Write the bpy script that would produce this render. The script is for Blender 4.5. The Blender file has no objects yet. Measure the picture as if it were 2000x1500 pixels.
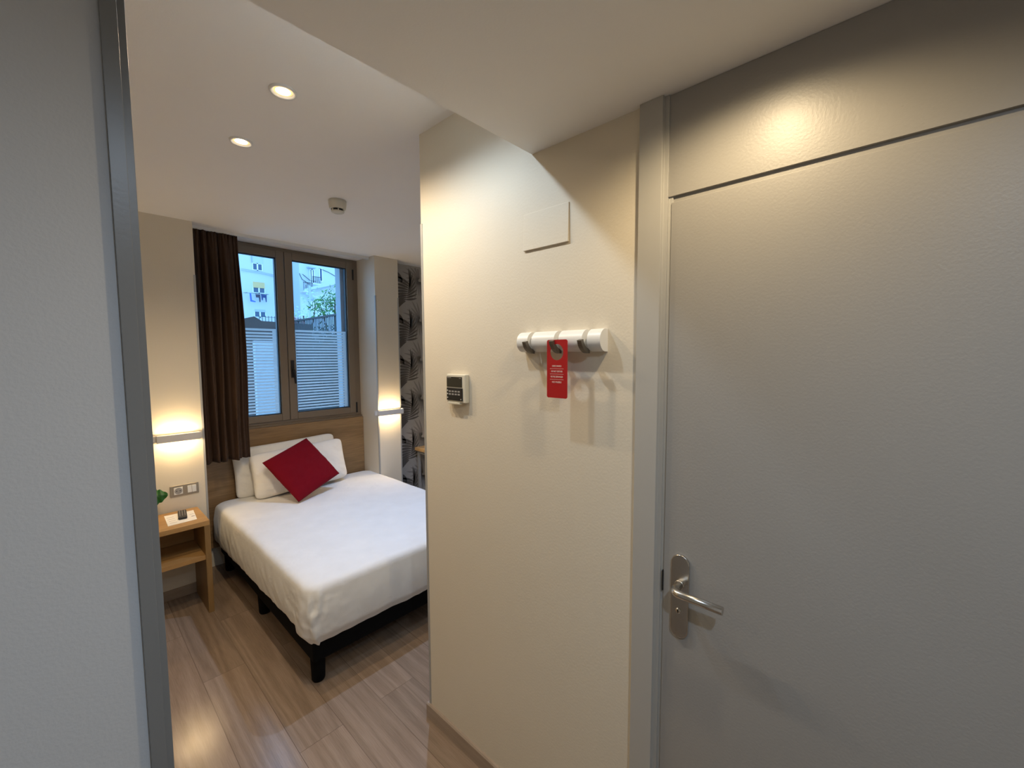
import bpy, bmesh, math, random
from math import sin, cos, pi, radians
from mathutils import Vector, Matrix, noise

S = bpy.context.scene
COL = S.collection

# ------------------------------------------------------------------ camera, sky, exposure
EYE = Vector((0.0, 0.0, 1.65))
YAW, PITCH, ROLL, FPX = 0.82499926, 0.07010409, -0.00464395, 814.28
fwd = Vector((sin(YAW) * cos(PITCH), cos(YAW) * cos(PITCH), -sin(PITCH)))
rgt = Vector((cos(YAW), -sin(YAW), 0))
upv = rgt.cross(fwd)
rr = rgt * cos(ROLL) + upv * sin(ROLL)
uu = -rgt * sin(ROLL) + upv * cos(ROLL)
cd = bpy.data.cameras.new('camera')
cam = bpy.data.objects.new('camera', cd)
COL.objects.link(cam)
cam.matrix_world = Matrix(((rr.x, uu.x, -fwd.x, EYE.x), (rr.y, uu.y, -fwd.y, EYE.y),
                           (rr.z, uu.z, -fwd.z, EYE.z), (0, 0, 0, 1)))
cd.sensor_fit = 'HORIZONTAL'
cd.sensor_width = 36.0
cd.lens = FPX / 2000.0 * 36.0
cd.clip_start = 0.02
cd.clip_end = 300
S.camera = cam

W = bpy.data.worlds.new('dusk_sky')
S.world = W
W.use_nodes = True
wb = W.node_tree.nodes['Background']
wb.inputs['Color'].default_value = (0.24, 0.55, 1.0, 1)
wb.inputs['Strength'].default_value = 2.8

S.view_settings.view_transform = 'Standard'
S.view_settings.look = 'None'
S.view_settings.exposure = 0.34
S.view_settings.gamma = 1.0
S.view_settings.use_curve_mapping = False

WARM = (1.0, 0.77, 0.50)
COOL = (0.66, 0.83, 1.0)

# ------------------------------------------------------------------ helpers
def nt(name):
    m = bpy.data.materials.new(name)
    m.use_nodes = True
    return m, m.node_tree.nodes, m.node_tree.links, m.node_tree.nodes['Principled BSDF']


def mat(name, col, rough=0.5, metal=0.0, var=0.04, vscale=6.0, bump=0.0, bscale=200.0, spec=0.5, sheen=0.0, coat=0.0):
    """painted / plastic / metal surface: slight colour mottling and fine bump"""
    m, N, L, P = nt(name)
    P.inputs['Roughness'].default_value = rough
    P.inputs['Metallic'].default_value = metal
    P.inputs['Specular IOR Level'].default_value = spec
    P.inputs['Sheen Weight'].default_value = sheen
    P.inputs['Coat Weight'].default_value = coat
    tc = N.new('ShaderNodeTexCoord')
    nz = N.new('ShaderNodeTexNoise')
    nz.inputs['Scale'].default_value = vscale
    nz.inputs['Detail'].default_value = 4
    L.new(tc.outputs['Object'], nz.inputs['Vector'])
    rp = N.new('ShaderNodeMixRGB')
    a = [max(0, c * (1 - var)) for c in col]
    b = [min(1, c * (1 + var)) for c in col]
    rp.inputs['Color1'].default_value = (*a, 1)
    rp.inputs['Color2'].default_value = (*b, 1)
    L.new(nz.outputs['Fac'], rp.inputs['Fac'])
    L.new(rp.outputs['Color'], P.inputs['Base Color'])
    if bump:
        n2 = N.new('ShaderNodeTexNoise')
        n2.inputs['Scale'].default_value = bscale
        n2.inputs['Detail'].default_value = 3
        L.new(tc.outputs['Object'], n2.inputs['Vector'])
        bp = N.new('ShaderNodeBump')
        bp.inputs['Strength'].default_value = bump
        bp.inputs['Distance'].default_value = 0.002
        L.new(n2.outputs['Fac'], bp.inputs['Height'])
        L.new(bp.outputs['Normal'], P.inputs['Normal'])
    return m


def mat_emit(name, col, strength):
    m, N, L, P = nt(name)
    P.inputs['Base Color'].default_value = (*col, 1)
    P.inputs['Emission Color'].default_value = (*col, 1)
    P.inputs['Emission Strength'].default_value = strength
    return m


def mat_wood(name, c1, c2, grain_axis='X', rough=0.45, scale=1.0, knots=0.5):
    m, N, L, P = nt(name)
    P.inputs['Roughness'].default_value = rough
    tc = N.new('ShaderNodeTexCoord')
    mp = N.new('ShaderNodeMapping')
    s = {'X': (1.3, 16, 16), 'Y': (16, 1.3, 16), 'Z': (16, 16, 1.3)}[grain_axis]
    mp.inputs['Scale'].default_value = [v * scale for v in s]
    L.new(tc.outputs['Object'], mp.inputs['Vector'])
    n1 = N.new('ShaderNodeTexNoise')
    n1.inputs['Scale'].default_value = 1.0
    n1.inputs['Detail'].default_value = 6
    n1.inputs['Roughness'].default_value = 0.6
    n1.inputs['Distortion'].default_value = knots
    L.new(mp.outputs['Vector'], n1.inputs['Vector'])
    n2 = N.new('ShaderNodeTexNoise')
    n2.inputs['Scale'].default_value = 6.0
    n2.inputs['Detail'].default_value = 3
    L.new(mp.outputs['Vector'], n2.inputs['Vector'])
    mx = N.new('ShaderNodeMixRGB')
    mx.inputs['Fac'].default_value = 0.3
    L.new(n1.outputs['Fac'], mx.inputs['Color1'])
    L.new(n2.outputs['Fac'], mx.inputs['Color2'])
    cr = N.new('ShaderNodeValToRGB')
    cr.color_ramp.elements[0].position = 0.36
    cr.color_ramp.elements[0].color = (*c2, 1)
    cr.color_ramp.elements[1].position = 0.62
    cr.color_ramp.elements[1].color = (*c1, 1)
    L.new(mx.outputs['Color'], cr.inputs['Fac'])
    L.new(cr.outputs['Color'], P.inputs['Base Color'])
    bp = N.new('ShaderNodeBump')
    bp.inputs['Strength'].default_value = 0.12
    bp.inputs['Distance'].default_value = 0.001
    L.new(n2.outputs['Fac'], bp.inputs['Height'])
    L.new(bp.outputs['Normal'], P.inputs['Normal'])
    return m


def mat_floor():
    """laminate oak planks that run along +Y, 0.185 m wide, seam at x = 0.403"""
    m, N, L, P = nt('oak_laminate')
    geo = N.new('ShaderNodeNewGeometry')
    sp = N.new('ShaderNodeSeparateXYZ')
    L.new(geo.outputs['Position'], sp.inputs[0])

    def math_(op, a, b=None):
        n = N.new('ShaderNodeMath'); n.operation = op
        for i, v in enumerate((a, b)):
            if v is None: continue
            if isinstance(v, (int, float)): n.inputs[i].default_value = v
            else: L.new(v, n.inputs[i])
        return n.outputs[0]
    xs = math_('ADD', sp.outputs['X'], -0.403 + 1.85)
    ys = math_('ADD', sp.outputs['Y'], 3.365)
    cb = N.new('ShaderNodeCombineXYZ')
    L.new(ys, cb.inputs[0]); L.new(xs, cb.inputs[1])

    def brick(c1, c2, mortar):
        b = N.new('ShaderNodeTexBrick')
        b.offset = 0.41; b.offset_frequency = 2
        b.inputs['Color1'].default_value = c1
        b.inputs['Color2'].default_value = c2
        b.inputs['Mortar'].default_value = mortar
        b.inputs['Scale'].default_value = 1.0
        b.inputs['Mortar Size'].default_value = 0.0012
        b.inputs['Mortar Smooth'].default_value = 0.0
        b.inputs['Brick Width'].default_value = 1.28
        b.inputs['Row Height'].default_value = 0.185
        L.new(cb.outputs[0], b.inputs['Vector'])
        return b
    b = brick((0, 0, 0, 1), (1, 1, 1, 1), (0.5, 0.5, 0.5, 1))
    rnd = math_('MULTIPLY', b.outputs['Color'], 23.0)
    gv = N.new('ShaderNodeCombineXYZ')
    L.new(math_('MULTIPLY', sp.outputs['X'], 8.0), gv.inputs[0])
    L.new(math_('MULTIPLY', sp.outputs['Y'], 0.42), gv.inputs[1])
    L.new(rnd, gv.inputs[2])
    n1 = N.new('ShaderNodeTexNoise')
    n1.inputs['Scale'].default_value = 1.0; n1.inputs['Detail'].default_value = 2; n1.inputs['Distortion'].default_value = 0.2
    L.new(gv.outputs[0], n1.inputs['Vector'])
    rings = math_('SINE', math_('MULTIPLY', n1.outputs['Fac'], 46.0))
    rings = math_('MULTIPLY', math_('ADD', rings, 1.0), 0.5)
    gv2 = N.new('ShaderNodeCombineXYZ')
    L.new(math_('MULTIPLY', sp.outputs['X'], 210.0), gv2.inputs[0])
    L.new(math_('MULTIPLY', sp.outputs['Y'], 7.0), gv2.inputs[1])
    L.new(rnd, gv2.inputs[2])
    n2 = N.new('ShaderNodeTexNoise')
    n2.inputs['Scale'].default_value = 1.6; n2.inputs['Detail'].default_value = 5
    L.new(gv2.outputs[0], n2.inputs['Vector'])
    fac = math_('ADD', math_('MULTIPLY', rings, 0.30), math_('MULTIPLY', n2.outputs['Fac'], 0.70))
    cr = N.new('ShaderNodeValToRGB')
    cr.color_ramp.elements[0].position = 0.12; cr.color_ramp.elements[0].color = (0.232, 0.162, 0.110, 1)
    cr.color_ramp.elements[1].position = 0.85; cr.color_ramp.elements[1].color = (0.39, 0.288, 0.21, 1)
    L.new(fac, cr.inputs['Fac'])
    tint = N.new('ShaderNodeMixRGB'); tint.blend_type = 'MULTIPLY'; tint.inputs['Fac'].default_value = 1
    tb = brick((0.80, 0.79, 0.78, 1), (1.08, 1.07, 1.06, 1), (0.6, 0.57, 0.54, 1))
    L.new(cr.outputs['Color'], tint.inputs['Color1']); L.new(tb.outputs['Color'], tint.inputs['Color2'])
    L.new(tint.outputs['Color'], P.inputs['Base Color'])
    rg = N.new('ShaderNodeMapRange')
    rg.inputs['To Min'].default_value = 0.13; rg.inputs['To Max'].default_value = 0.24
    P.inputs['Specular IOR Level'].default_value = 0.75
    L.new(n2.outputs['Fac'], rg.inputs['Value']); L.new(rg.outputs[0], P.inputs['Roughness'])
    bp = N.new('ShaderNodeBump'); bp.inputs['Strength'].default_value = 0.10; bp.inputs['Distance'].default_value = 0.001
    L.new(n2.outputs['Fac'], bp.inputs['Height']); L.new(bp.outputs['Normal'], P.inputs['Normal'])
    return m


def mat_fabric(name, col, rough=0.85, sheen=0.0, wscale=500.0, bump=0.3, sheen_tint=None, fold=0.0):
    m, N, L, P = nt(name)
    P.inputs['Roughness'].default_value = rough
    P.inputs['Sheen Weight'].default_value = sheen
    P.inputs['Sheen Roughness'].default_value = 0.4
    P.inputs['Specular IOR Level'].default_value = 0.2
    if sheen_tint: P.inputs['Sheen Tint'].default_value = (*sheen_tint, 1)
    tc = N.new('ShaderNodeTexCoord')
    n0 = N.new('ShaderNodeTexNoise'); n0.inputs['Scale'].default_value = 9
    L.new(tc.outputs['Object'], n0.inputs['Vector'])
    mx = N.new('ShaderNodeMixRGB')
    mx.inputs['Color1'].default_value = (*[c * 0.94 for c in col], 1)
    mx.inputs['Color2'].default_value = (*[min(1, c * 1.05) for c in col], 1)
    L.new(n0.outputs['Fac'], mx.inputs['Fac']); L.new(mx.outputs['Color'], P.inputs['Base Color'])
    w = N.new('ShaderNodeTexNoise'); w.inputs['Scale'].default_value = wscale
    L.new(tc.outputs['Object'], w.inputs['Vector'])
    bp = N.new('ShaderNodeBump'); bp.inputs['Strength'].default_value = bump; bp.inputs['Distance'].default_value = 0.0006
    L.new(w.outputs['Fac'], bp.inputs['Height'])
    last = bp
    if fold:
        n3 = N.new('ShaderNodeTexNoise'); n3.inputs['Scale'].default_value = 11; n3.inputs['Detail'].default_value = 3
        n3.inputs['Distortion'].default_value = 1.2
        L.new(tc.outputs['Object'], n3.inputs['Vector'])
        b2 = N.new('ShaderNodeBump'); b2.inputs['Strength'].default_value = fold; b2.inputs['Distance'].default_value = 0.012
        L.new(n3.outputs['Fac'], b2.inputs['Height']); L.new(bp.outputs['Normal'], b2.inputs['Normal'])
        last = b2
    L.new(last.outputs['Normal'], P.inputs['Normal'])
    return m


def mat_glass(name, tint=(1, 1, 1), fac=0.06):
    m, N, L, P = nt(name)
    out = N['Material Output']
    tr = N.new('ShaderNodeBsdfTransparent'); tr.inputs['Color'].default_value = (*tint, 1)
    gl = N.new('ShaderNodeBsdfGlossy'); gl.inputs['Roughness'].default_value = 0.02
    fr = N.new('ShaderNodeFresnel'); fr.inputs['IOR'].default_value = 1.3
    mx = N.new('ShaderNodeMixShader')
    L.new(fr.outputs[0], mx.inputs['Fac']); L.new(tr.outputs[0], mx.inputs[1]); L.new(gl.outputs[0], mx.inputs[2])
    L.new(mx.outputs[0], out.inputs['Surface'])
    return m


def mat_film(name):
    """frosted vinyl strips: lets light through as a white haze"""
    m, N, L, P = nt(name)
    out = N['Material Output']
    tl = N.new('ShaderNodeBsdfTranslucent'); tl.inputs['Color'].default_value = (0.86, 0.87, 0.86, 1)
    df = N.new('ShaderNodeBsdfDiffuse'); df.inputs['Color'].default_value = (0.8, 0.8, 0.8, 1)
    tr = N.new('ShaderNodeBsdfTransparent')
    a = N.new('ShaderNodeMixShader'); a.inputs['Fac'].default_value = 0.22
    L.new(tl.outputs[0], a.inputs[1]); L.new(df.outputs[0], a.inputs[2])
    b = N.new('ShaderNodeMixShader')
    nz = N.new('ShaderNodeTexNoise'); nz.inputs['Scale'].default_value = 14
    tc = N.new('ShaderNodeTexCoord'); L.new(tc.outputs['Object'], nz.inputs['Vector'])
    mr = N.new('ShaderNodeMapRange'); mr.inputs['To Min'].default_value = 0.12; mr.inputs['To Max'].default_value = 0.3
    L.new(nz.outputs['Fac'], mr.inputs['Value']); L.new(mr.outputs[0], b.inputs['Fac'])
    L.new(a.outputs[0], b.inputs[1]); L.new(tr.outputs[0], b.inputs[2])
    L.new(b.outputs[0], out.inputs['Surface'])
    return m


class MB:
    """collects shapes in world coordinates; build() links them as one mesh object"""
    def __init__(self):
        self.v = []; self.f = []; self.mi = []; self.sm = []
        self.m = 0

    def _add(self, vs, fs, smooth=False):
        o = len(self.v)
        self.v += [Vector(p) for p in vs]
        for f in fs:
            self.f.append([i + o for i in f]); self.mi.append(self.m); self.sm.append(smooth)
        return self

    def box(self, x0, x1, y0, y1, z0, z1):
        v = [(x, y, z) for x in (x0, x1) for y in (y0, y1) for z in (z0, z1)]
        return self._add(v, [(0, 1, 3, 2), (4, 6, 7, 5), (0, 4, 5, 1), (2, 3, 7, 6), (0, 2, 6, 4), (1, 5, 7, 3)])

    def obox(self, c, ax, ay, az, sx, sy, sz):
        c = Vector(c); ax, ay, az = Vector(ax).normalized(), Vector(ay).normalized(), Vector(az).normalized()
        v = [c + ax * sx * i / 2 + ay * sy * j / 2 + az * sz * k / 2 for i in (-1, 1) for j in (-1, 1) for k in (-1, 1)]
        return self._add(v, [(0, 1, 3, 2), (4, 6, 7, 5), (0, 4, 5, 1), (2, 3, 7, 6), (0, 2, 6, 4), (1, 5, 7, 3)])

    def prism(self, pts, off, smooth=False):
        """polygon pts (3-D, planar) extruded by off"""
        n = len(pts); off = Vector(off)
        v = [Vector(p) for p in pts] + [Vector(p) + off for p in pts]
        fs = [(i, (i + 1) % n, (i + 1) % n + n, i + n) for i in range(n)]
        self._add(v, fs, smooth)
        o = len(self.v) - 2 * n
        for ring in (list(range(n))[::-1], list(range(n, 2 * n))):
            self.f.append([i + o for i in ring]); self.mi.append(self.m); self.sm.append(False)
        return self

    def tube(self, path, r, n=12, ref=(0, 0, 1), cap=True, flat=None):
        """swept circle (or flat=(w,t) rectangle-like ellipse); r a number or a list"""
        path = [Vector(p) for p in path]; k = len(path)
        rs = r if isinstance(r, (list, tuple)) else [r] * k
        vs = []
        ref = Vector(ref)
        for i, p in enumerate(path):
            t = (path[min(i + 1, k - 1)] - path[max(i - 1, 0)]).normalized()
            a = t.cross(ref)
            if a.length < 1e-4: a = t.cross(Vector((1, 0, 0)))
            a.normalize(); b = a.cross(t).normalized()
            for j in range(n):
                th = 2 * pi * j / n
                if flat: vs.append(p + a * cos(th) * flat[0] + b * sin(th) * flat[1])
                else: vs.append(p + (a * cos(th) + b * sin(th)) * rs[i])
        fs = [(i * n + j, i * n + (j + 1) % n, (i + 1) * n + (j + 1) % n, (i + 1) * n + j) for i in range(k - 1) for j in range(n)]
        self._add(vs, fs, True)
        o = len(self.v) - len(vs)
        if cap:
            for ring in (list(range(n))[::-1], [(k - 1) * n + j for j in range(n)]):
                self.f.append([q + o for q in ring]); self.mi.append(self.m); self.sm.append(False)
        return self

    def lathe(self, prof, c, n=40, axis='Z', cap=False):
        """prof = [(r, h)] revolved round an axis through c"""
        c = Vector(c); vs = []
        for r, h in prof:
            for j in range(n):
                th = 2 * pi * j / n
                if axis == 'Z': vs.append(c + Vector((r * cos(th), r * sin(th), h)))
                elif axis == 'X': vs.append(c + Vector((h, r * cos(th), r * sin(th))))
                else: vs.append(c + Vector((r * cos(th), h, r * sin(th))))
        k = len(prof)
        fs = [(i * n + j, i * n + (j + 1) % n, (i + 1) * n + (j + 1) % n, (i + 1) * n + j) for i in range(k - 1) for j in range(n)]
        self._add(vs, fs, True)
        o = len(self.v) - len(vs)
        if cap:
            for ring in (list(range(n)), [(k - 1) * n + j for j in range(n)]):
                self.f.append([q + o for q in ring]); self.mi.append(self.m); self.sm.append(False)
        return self

    def grid(self, fn, nu, nv, smooth=True, wrap_u=False):
        vs = [fn(i / nu, j / nv) for i in range(nu + (0 if wrap_u else 1)) for j in range(nv + 1)]
        R = nu if wrap_u else nu + 1
        fs = [(i * (nv + 1) + j, ((i + 1) % R) * (nv + 1) + j, ((i + 1) % R) * (nv + 1) + j + 1, i * (nv + 1) + j + 1)
              for i in range(nu) for j in range(nv)]
        return self._add(vs, fs, smooth)

    def poly(self, pts):
        return self._add(pts, [tuple(range(len(pts)))])

    def build(self, name, mats, parent=None, bevel=0.0, segs=2, label=None, weld=False, autosmooth=False):
        if not isinstance(mats, (list, tuple)): mats = [mats]
        off = parent_origin(parent) if parent else Vector((0, 0, 0))
        me = bpy.data.meshes.new(name)
        me.from_pydata([p - off for p in self.v], [], self.f)
        for m in mats: me.materials.append(m)
        me.polygons.foreach_set('material_index', self.mi)
        me.polygons.foreach_set('use_smooth', self.sm)
        bm = bmesh.new(); bm.from_mesh(me)
        if weld: bmesh.ops.remove_doubles(bm, verts=bm.verts, dist=1e-5)
        bmesh.ops.recalc_face_normals(bm, faces=bm.faces)
        bm.to_mesh(me); bm.free()
        me.update()
        o = bpy.data.objects.new(name, me)
        COL.objects.link(o)
        if parent: o.parent = parent
        if bevel:
            b = o.modifiers.new('bevel', 'BEVEL'); b.width = bevel; b.segments = segs; b.limit_method = 'ANGLE'
            b.angle_limit = radians(40)
            for p in me.polygons: p.use_smooth = True
            o.modifiers.new('weighted', 'WEIGHTED_NORMAL')
        if label: o['label'] = label
        return o


def parent_origin(p):
    v = Vector((0, 0, 0))
    while p:
        v += p.location; p = p.parent
    return v


def thing(name, label, cat, loc, group=None):
    o = bpy.data.objects.new(name, None)
    COL.objects.link(o); o.location = loc; o.empty_display_size = 0.05
    o['label'] = label; o['category'] = cat
    if group: o['group'] = group
    return o


def tag(o, label, cat, group=None, kind=None):
    o['label'] = label; o['category'] = cat
    if group: o['group'] = group
    if kind: o['kind'] = kind
    return o


def structure(o):
    o['kind'] = 'structure'
    return o


def sroot(name, loc):
    o = bpy.data.objects.new(name, None); COL.objects.link(o); o.location = loc; o['kind'] = 'structure'
    return o


def copy_tree(o, delta, label=None, group=None):
    c = o.copy(); COL.objects.link(c); c.location = o.location + Vector(delta)
    if label: c['label'] = label
    if group: c['group'] = group
    for ch in list(o.children):
        d = ch.copy(); COL.objects.link(d); d.parent = c
        for g in list(ch.children):
            e = g.copy(); COL.objects.link(e); e.parent = d
    return c


# ------------------------------------------------------------------ materials
M = dict(
    cream=mat('cream_paint', (0.76, 0.695, 0.57), 0.6, bump=0.2, bscale=140, var=0.015),
    ceil=mat('ceiling_paint', (0.91, 0.895, 0.865), 0.75, bump=0.1, var=0.01),
    greywall=mat('pale_grey_paint', (0.60, 0.60, 0.60), 0.7, bump=0.22, bscale=220, var=0.02),
    door=mat('grey_door_lacquer', (0.355, 0.342, 0.32), 0.40, bump=0.16, bscale=170, var=0.02),
    frame=mat('grey_satin_frame', (0.47, 0.46, 0.43), 0.42, metal=0.0, var=0.02, bump=0.05),
    frame_shaded=mat('grey_frame_shaded', (0.21, 0.212, 0.21), 0.33, var=0.02, bump=0.05),  # same grey frame paint, darkened: the weaker light is put into the colour
    alu=mat('brushed_aluminium_trim', (0.42, 0.425, 0.42), 0.45, metal=0.25),
    steel=mat('brushed_steel', (0.60, 0.57, 0.52), 0.24, metal=1.0, var=0.06, vscale=40),
    nickel=mat('dark_nickel', (0.20, 0.18, 0.15), 0.4, metal=0.7),
    black=mat('black_plastic', (0.012, 0.012, 0.013), 0.4),
    blackfab=mat_fabric('black_bed_fabric', (0.0022, 0.0022, 0.0026), rough=1.0),
    gap=mat('dark_gap', (0.01, 0.01, 0.01), 0.9),
    white=mat('white_plastic', (0.82, 0.82, 0.80), 0.35),
    offwhite=mat('ivory_plastic', (0.70, 0.67, 0.56), 0.4),
    bronze=mat('bronze_window_profile', (0.235, 0.185, 0.135), 0.42, metal=0.25),
    gasket=mat('window_gasket', (0.010, 0.016, 0.026), 0.5),
    glass=mat_glass('window_glass'),
    film=mat_film('frosted_film'),
    curtain=mat_fabric('brown_curtain_cloth', (0.055, 0.031, 0.020), 0.5, sheen=0.12, sheen_tint=(0.6, 0.4, 0.3)),
    sheet=mat_fabric('white_bed_linen', (0.84, 0.83, 0.80), 0.85, fold=0.18),
    pillow=mat_fabric('white_pillow_linen', (0.85, 0.81, 0.73), 0.85, fold=0.35),
    velvet=mat_fabric('crimson_velvet', (0.175, 0.0006, 0.007), 0.9, sheen=0.06, sheen_tint=(1.0, 0.10, 0.30), bump=0.2),
    oak=mat_wood('oak_headboard', (0.33, 0.205, 0.095), (0.19, 0.115, 0.05), 'X'),
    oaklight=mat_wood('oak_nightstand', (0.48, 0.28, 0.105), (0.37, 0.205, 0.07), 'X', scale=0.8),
    floor=mat_floor(),
    bb=mat_wood('taupe_wood_skirting', (0.42, 0.33, 0.255), (0.32, 0.25, 0.19), 'Y', rough=0.5),
    bbx=mat_wood('taupe_wood_skirting_x', (0.42, 0.33, 0.255), (0.32, 0.25, 0.19), 'X', rough=0.5),
    red=mat('red_card', (0.42, 0.004, 0.008), 0.45, var=0.02),
    print=mat('pale_print', (0.85, 0.60, 0.56), 0.6),
    wp_bg=mat('wallpaper_grey', (0.40, 0.38, 0.35), 0.75, var=0.1, vscale=15),
    wp_mid=mat('wallpaper_midgrey', (0.26, 0.245, 0.225), 0.75, var=0.08, vscale=30),
    wp_dark=mat('wallpaper_dark', (0.115, 0.104, 0.092), 0.75, var=0.1, vscale=30),
    screen=mat('dark_display', (0.035, 0.034, 0.026), 0.15),
    leaf=mat('plant_leaf', (0.018, 0.12, 0.018), 0.4, var=0.3, vscale=30),
    pot=mat('white_pot', (0.75, 0.74, 0.72), 0.4),
    soil=mat('soil', (0.03, 0.02, 0.015), 0.95, bump=1),
    paper=mat('paper', (0.82, 0.80, 0.76), 0.8),
    ink=mat('grey_ink', (0.25, 0.22, 0.28), 0.8),
    greybtn=mat('grey_buttons', (0.35, 0.34, 0.33), 0.5),
    plate=mat('champagne_plate', (0.36, 0.32, 0.26), 0.38, metal=0.5),
    deskwood=mat_wood('oak_desk', (0.62, 0.40, 0.18), (0.5, 0.31, 0.13), 'X'),
    lampbody=mat('lamp_aluminium', (0.72, 0.70, 0.67), 0.4, metal=0.15),
    led_warm=mat_emit('led_strip_warm', (1.0, 0.73, 0.40), 72.0),
    lens_warm=mat_emit('lens_warm', (1.0, 0.82, 0.55), 17.0),
    lens_cool=mat_emit('lens_cool', (0.92, 0.96, 1.0), 14.0),
    lens_glow=mat_emit('lens_glow', (1.0, 0.62, 0.25), 1.1),  # emission imitates the warm glow on the trim around a lens
    facade=mat('white_facade', (0.56, 0.58, 0.60), 0.85, var=0.05, vscale=0.4),
    facade2=mat('pale_facade', (0.50, 0.54, 0.58), 0.85, var=0.06, vscale=0.5),
    extgrey=mat('grey_render', (0.40, 0.45, 0.50), 0.85),
    extwhite=mat('white_frame', (0.85, 0.87, 0.9), 0.5),
    extglass=mat('dusk_window_glass', (0.045, 0.085, 0.15), 0.35),
    blind=mat('yellow_roller_blind', (0.62, 0.44, 0.20), 0.7),
    darkblue=mat('dark_blue_cloth', (0.03, 0.05, 0.14), 0.9),
    blue=mat('blue_cloth', (0.06, 0.12, 0.45), 0.9),
    darkcloth=mat('black_cloth', (0.05, 0.045, 0.07), 0.9),
    brick=mat('brown_masonry', (0.085, 0.062, 0.055), 0.9, var=0.3, vscale=5),
    iron=mat('dark_iron', (0.025, 0.03, 0.035), 0.6),
    canopy=mat('grey_canopy', (0.48, 0.50, 0.50), 0.7),
    hedge=mat('hedge_leaf', (0.035, 0.075, 0.022), 0.7, var=0.5, vscale=8),
    treeleaf=mat('tree_leaf', (0.06, 0.19, 0.04), 0.6, var=0.4, vscale=3),
    paleleaf=mat('pale_leaf', (0.45, 0.62, 0.35), 0.6, var=0.3, vscale=3),
    bark=mat('bark', (0.10, 0.07, 0.05), 0.9),
    pink=mat('pink_blossom', (0.55, 0.25, 0.30), 0.8),
    paving=mat('terrace_paving', (0.32, 0.34, 0.32), 0.9, var=0.1),
)

# ------------------------------------------------------------------ dimensions
XW = 1.063          # cream wall / door plane
YC = 1.500          # end of the cream wall
ZC, ZS = 2.562, 2.290
YS = 0.890          # edge of the lower ceiling
YW = 3.557          # face of the window wall piers
XL, XR = 0.66, 2.00 # window recess
YP = 3.70           # wallpapered wall
YF = 3.88           # window front

# ------------------------------------------------------------------ large structure
structure(MB().box(-1.42, 3.72, -1.72, 4.06, -0.08, 0.0).build('floor', M['floor']))
structure(MB().box(-1.42, 3.72, YS, 4.06, ZC, ZC + 0.06).build('ceiling', M['ceil']))
structure(MB().box(-1.42, 3.72, -1.72, YS, ZS, ZC + 0.06).build('ceiling_corridor', M['ceil']))
structure(MB().box(XW, 3.6, YC - 0.11, YC, 0, ZC).box(XW, XW + 0.11, 0.517, YC - 0.11, 0, ZC).build('wall_entrance', M['cream']))
structure(MB().box(XW + 0.03, XW + 0.11, -1.6, -0.46, 0, ZS).build('wall_corridor', M['cream']))
structure(MB().box(-1.3, 3.6, -1.72, -1.6, 0, ZS).build('wall_rear', M['ceil']))
structure(MB().box(-1.42, -1.3, -1.72, 4.06, 0, ZC).build('wall_left', M['cream']))
structure(MB().box(3.6, 3.72, -1.72, 4.06, 0, ZC).build('wall_right', M['cream']))
# window wall: two piers, spandrel under the window, outer reveals
structure(MB().box(-1.3, XL, YW, 4.06, 0, ZC).build('wall_back_pier', M['cream']))
structure(MB().box(XR, 2.243, YW, 4.06, 0, ZC).build('wall_window_pier', M['cream']))
structure(MB().box(XL, XR, YF, 4.06, 0, 1.06).build('wall_window', M['cream']))
structure(MB().box(1.862, XR, 3.96, 4.06, 1.06, ZC).box(XL, 0.78, 3.96, 4.06, 1.06, ZC).box(0.78, 1.862, 3.965, 4.06, 2.53, ZC).build('wall_outer_reveal', M['extgrey']))

# grey partition with its metal frame (foreground)
yp = 0.75
structure(MB().box(-1.3, 0.060, yp, yp + 0.10, 0, ZS).build('wall_partition', M['greywall']))
pr = [(0.0565, yp - 0.008), (0.0728, yp - 0.008), (0.0728, yp + 0.010), (0.0825, yp + 0.010), (0.0825, yp + 0.11), (0.0605, yp + 0.11), (0.0605, yp + 0.0002), (0.0565, yp + 0.0002)]
mb = MB(); mb.prism([(x, y, 0.0) for x, y in pr], (0, 0, ZS))
structure(mb.build('trim_partition', M['frame_shaded'], bevel=0.0004))

# skirtings
mb = MB(); mb.prism([(XW - 0.012, 0, 0), (XW, 0, 0), (XW, 0, 0.067), (XW - 0.008, 0, 0.067), (XW - 0.012, 0, 0.062)], (0, YC + 0.012, 0))
for v in mb.v:
    if v.y == 0: v.y = 0.517
structure(mb.build('baseboard_entrance', M['bb']))
structure(MB().box(XW, 3.6, YC, YC + 0.012, 0, 0.067).build('baseboard_bathroom', M['bbx']))
structure(MB().box(-1.3, XL, YW - 0.012, YW, 0, 0.067).build('baseboard_back', M['bbx']))
structure(MB().box(-1.3, -1.288, 0.86, YW, 0, 0.067).build('baseboard_left', M['bb']))
structure(MB().box(2.243, 3.6, YP - 0.012, YP, 0, 0.067).build('baseboard_wallpaper', M['bbx']))

# aluminium corner guards
def corner_guard(name, x, y, sx, sy, z0, z1):
    t, w = 0.002, 0.010
    b = MB()
    b.box(min(x, x + sx * w), max(x, x + sx * w), min(y, y - sy * t), max(y, y - sy * t), z0, z1)
    b.box(min(x, x - sx * t), max(x, x - sx * t), min(y - sy * t, y + sy * w), max(y - sy * t, y + sy * w), z0, z1)
    return structure(b.build(name, M['alu']))
corner_guard('trim_1', XL, YW, -1, 1, 0.067, 2.205)
corner_guard('trim_2', XR, YW, 1, 1, 0.067, 2.20)
corner_guard('trim_3', 2.243, YW, -1, 1, 0.067, 2.20)
corner_guard('trim_4', XW, YC, 1, -1, 0.067, 2.20)

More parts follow.
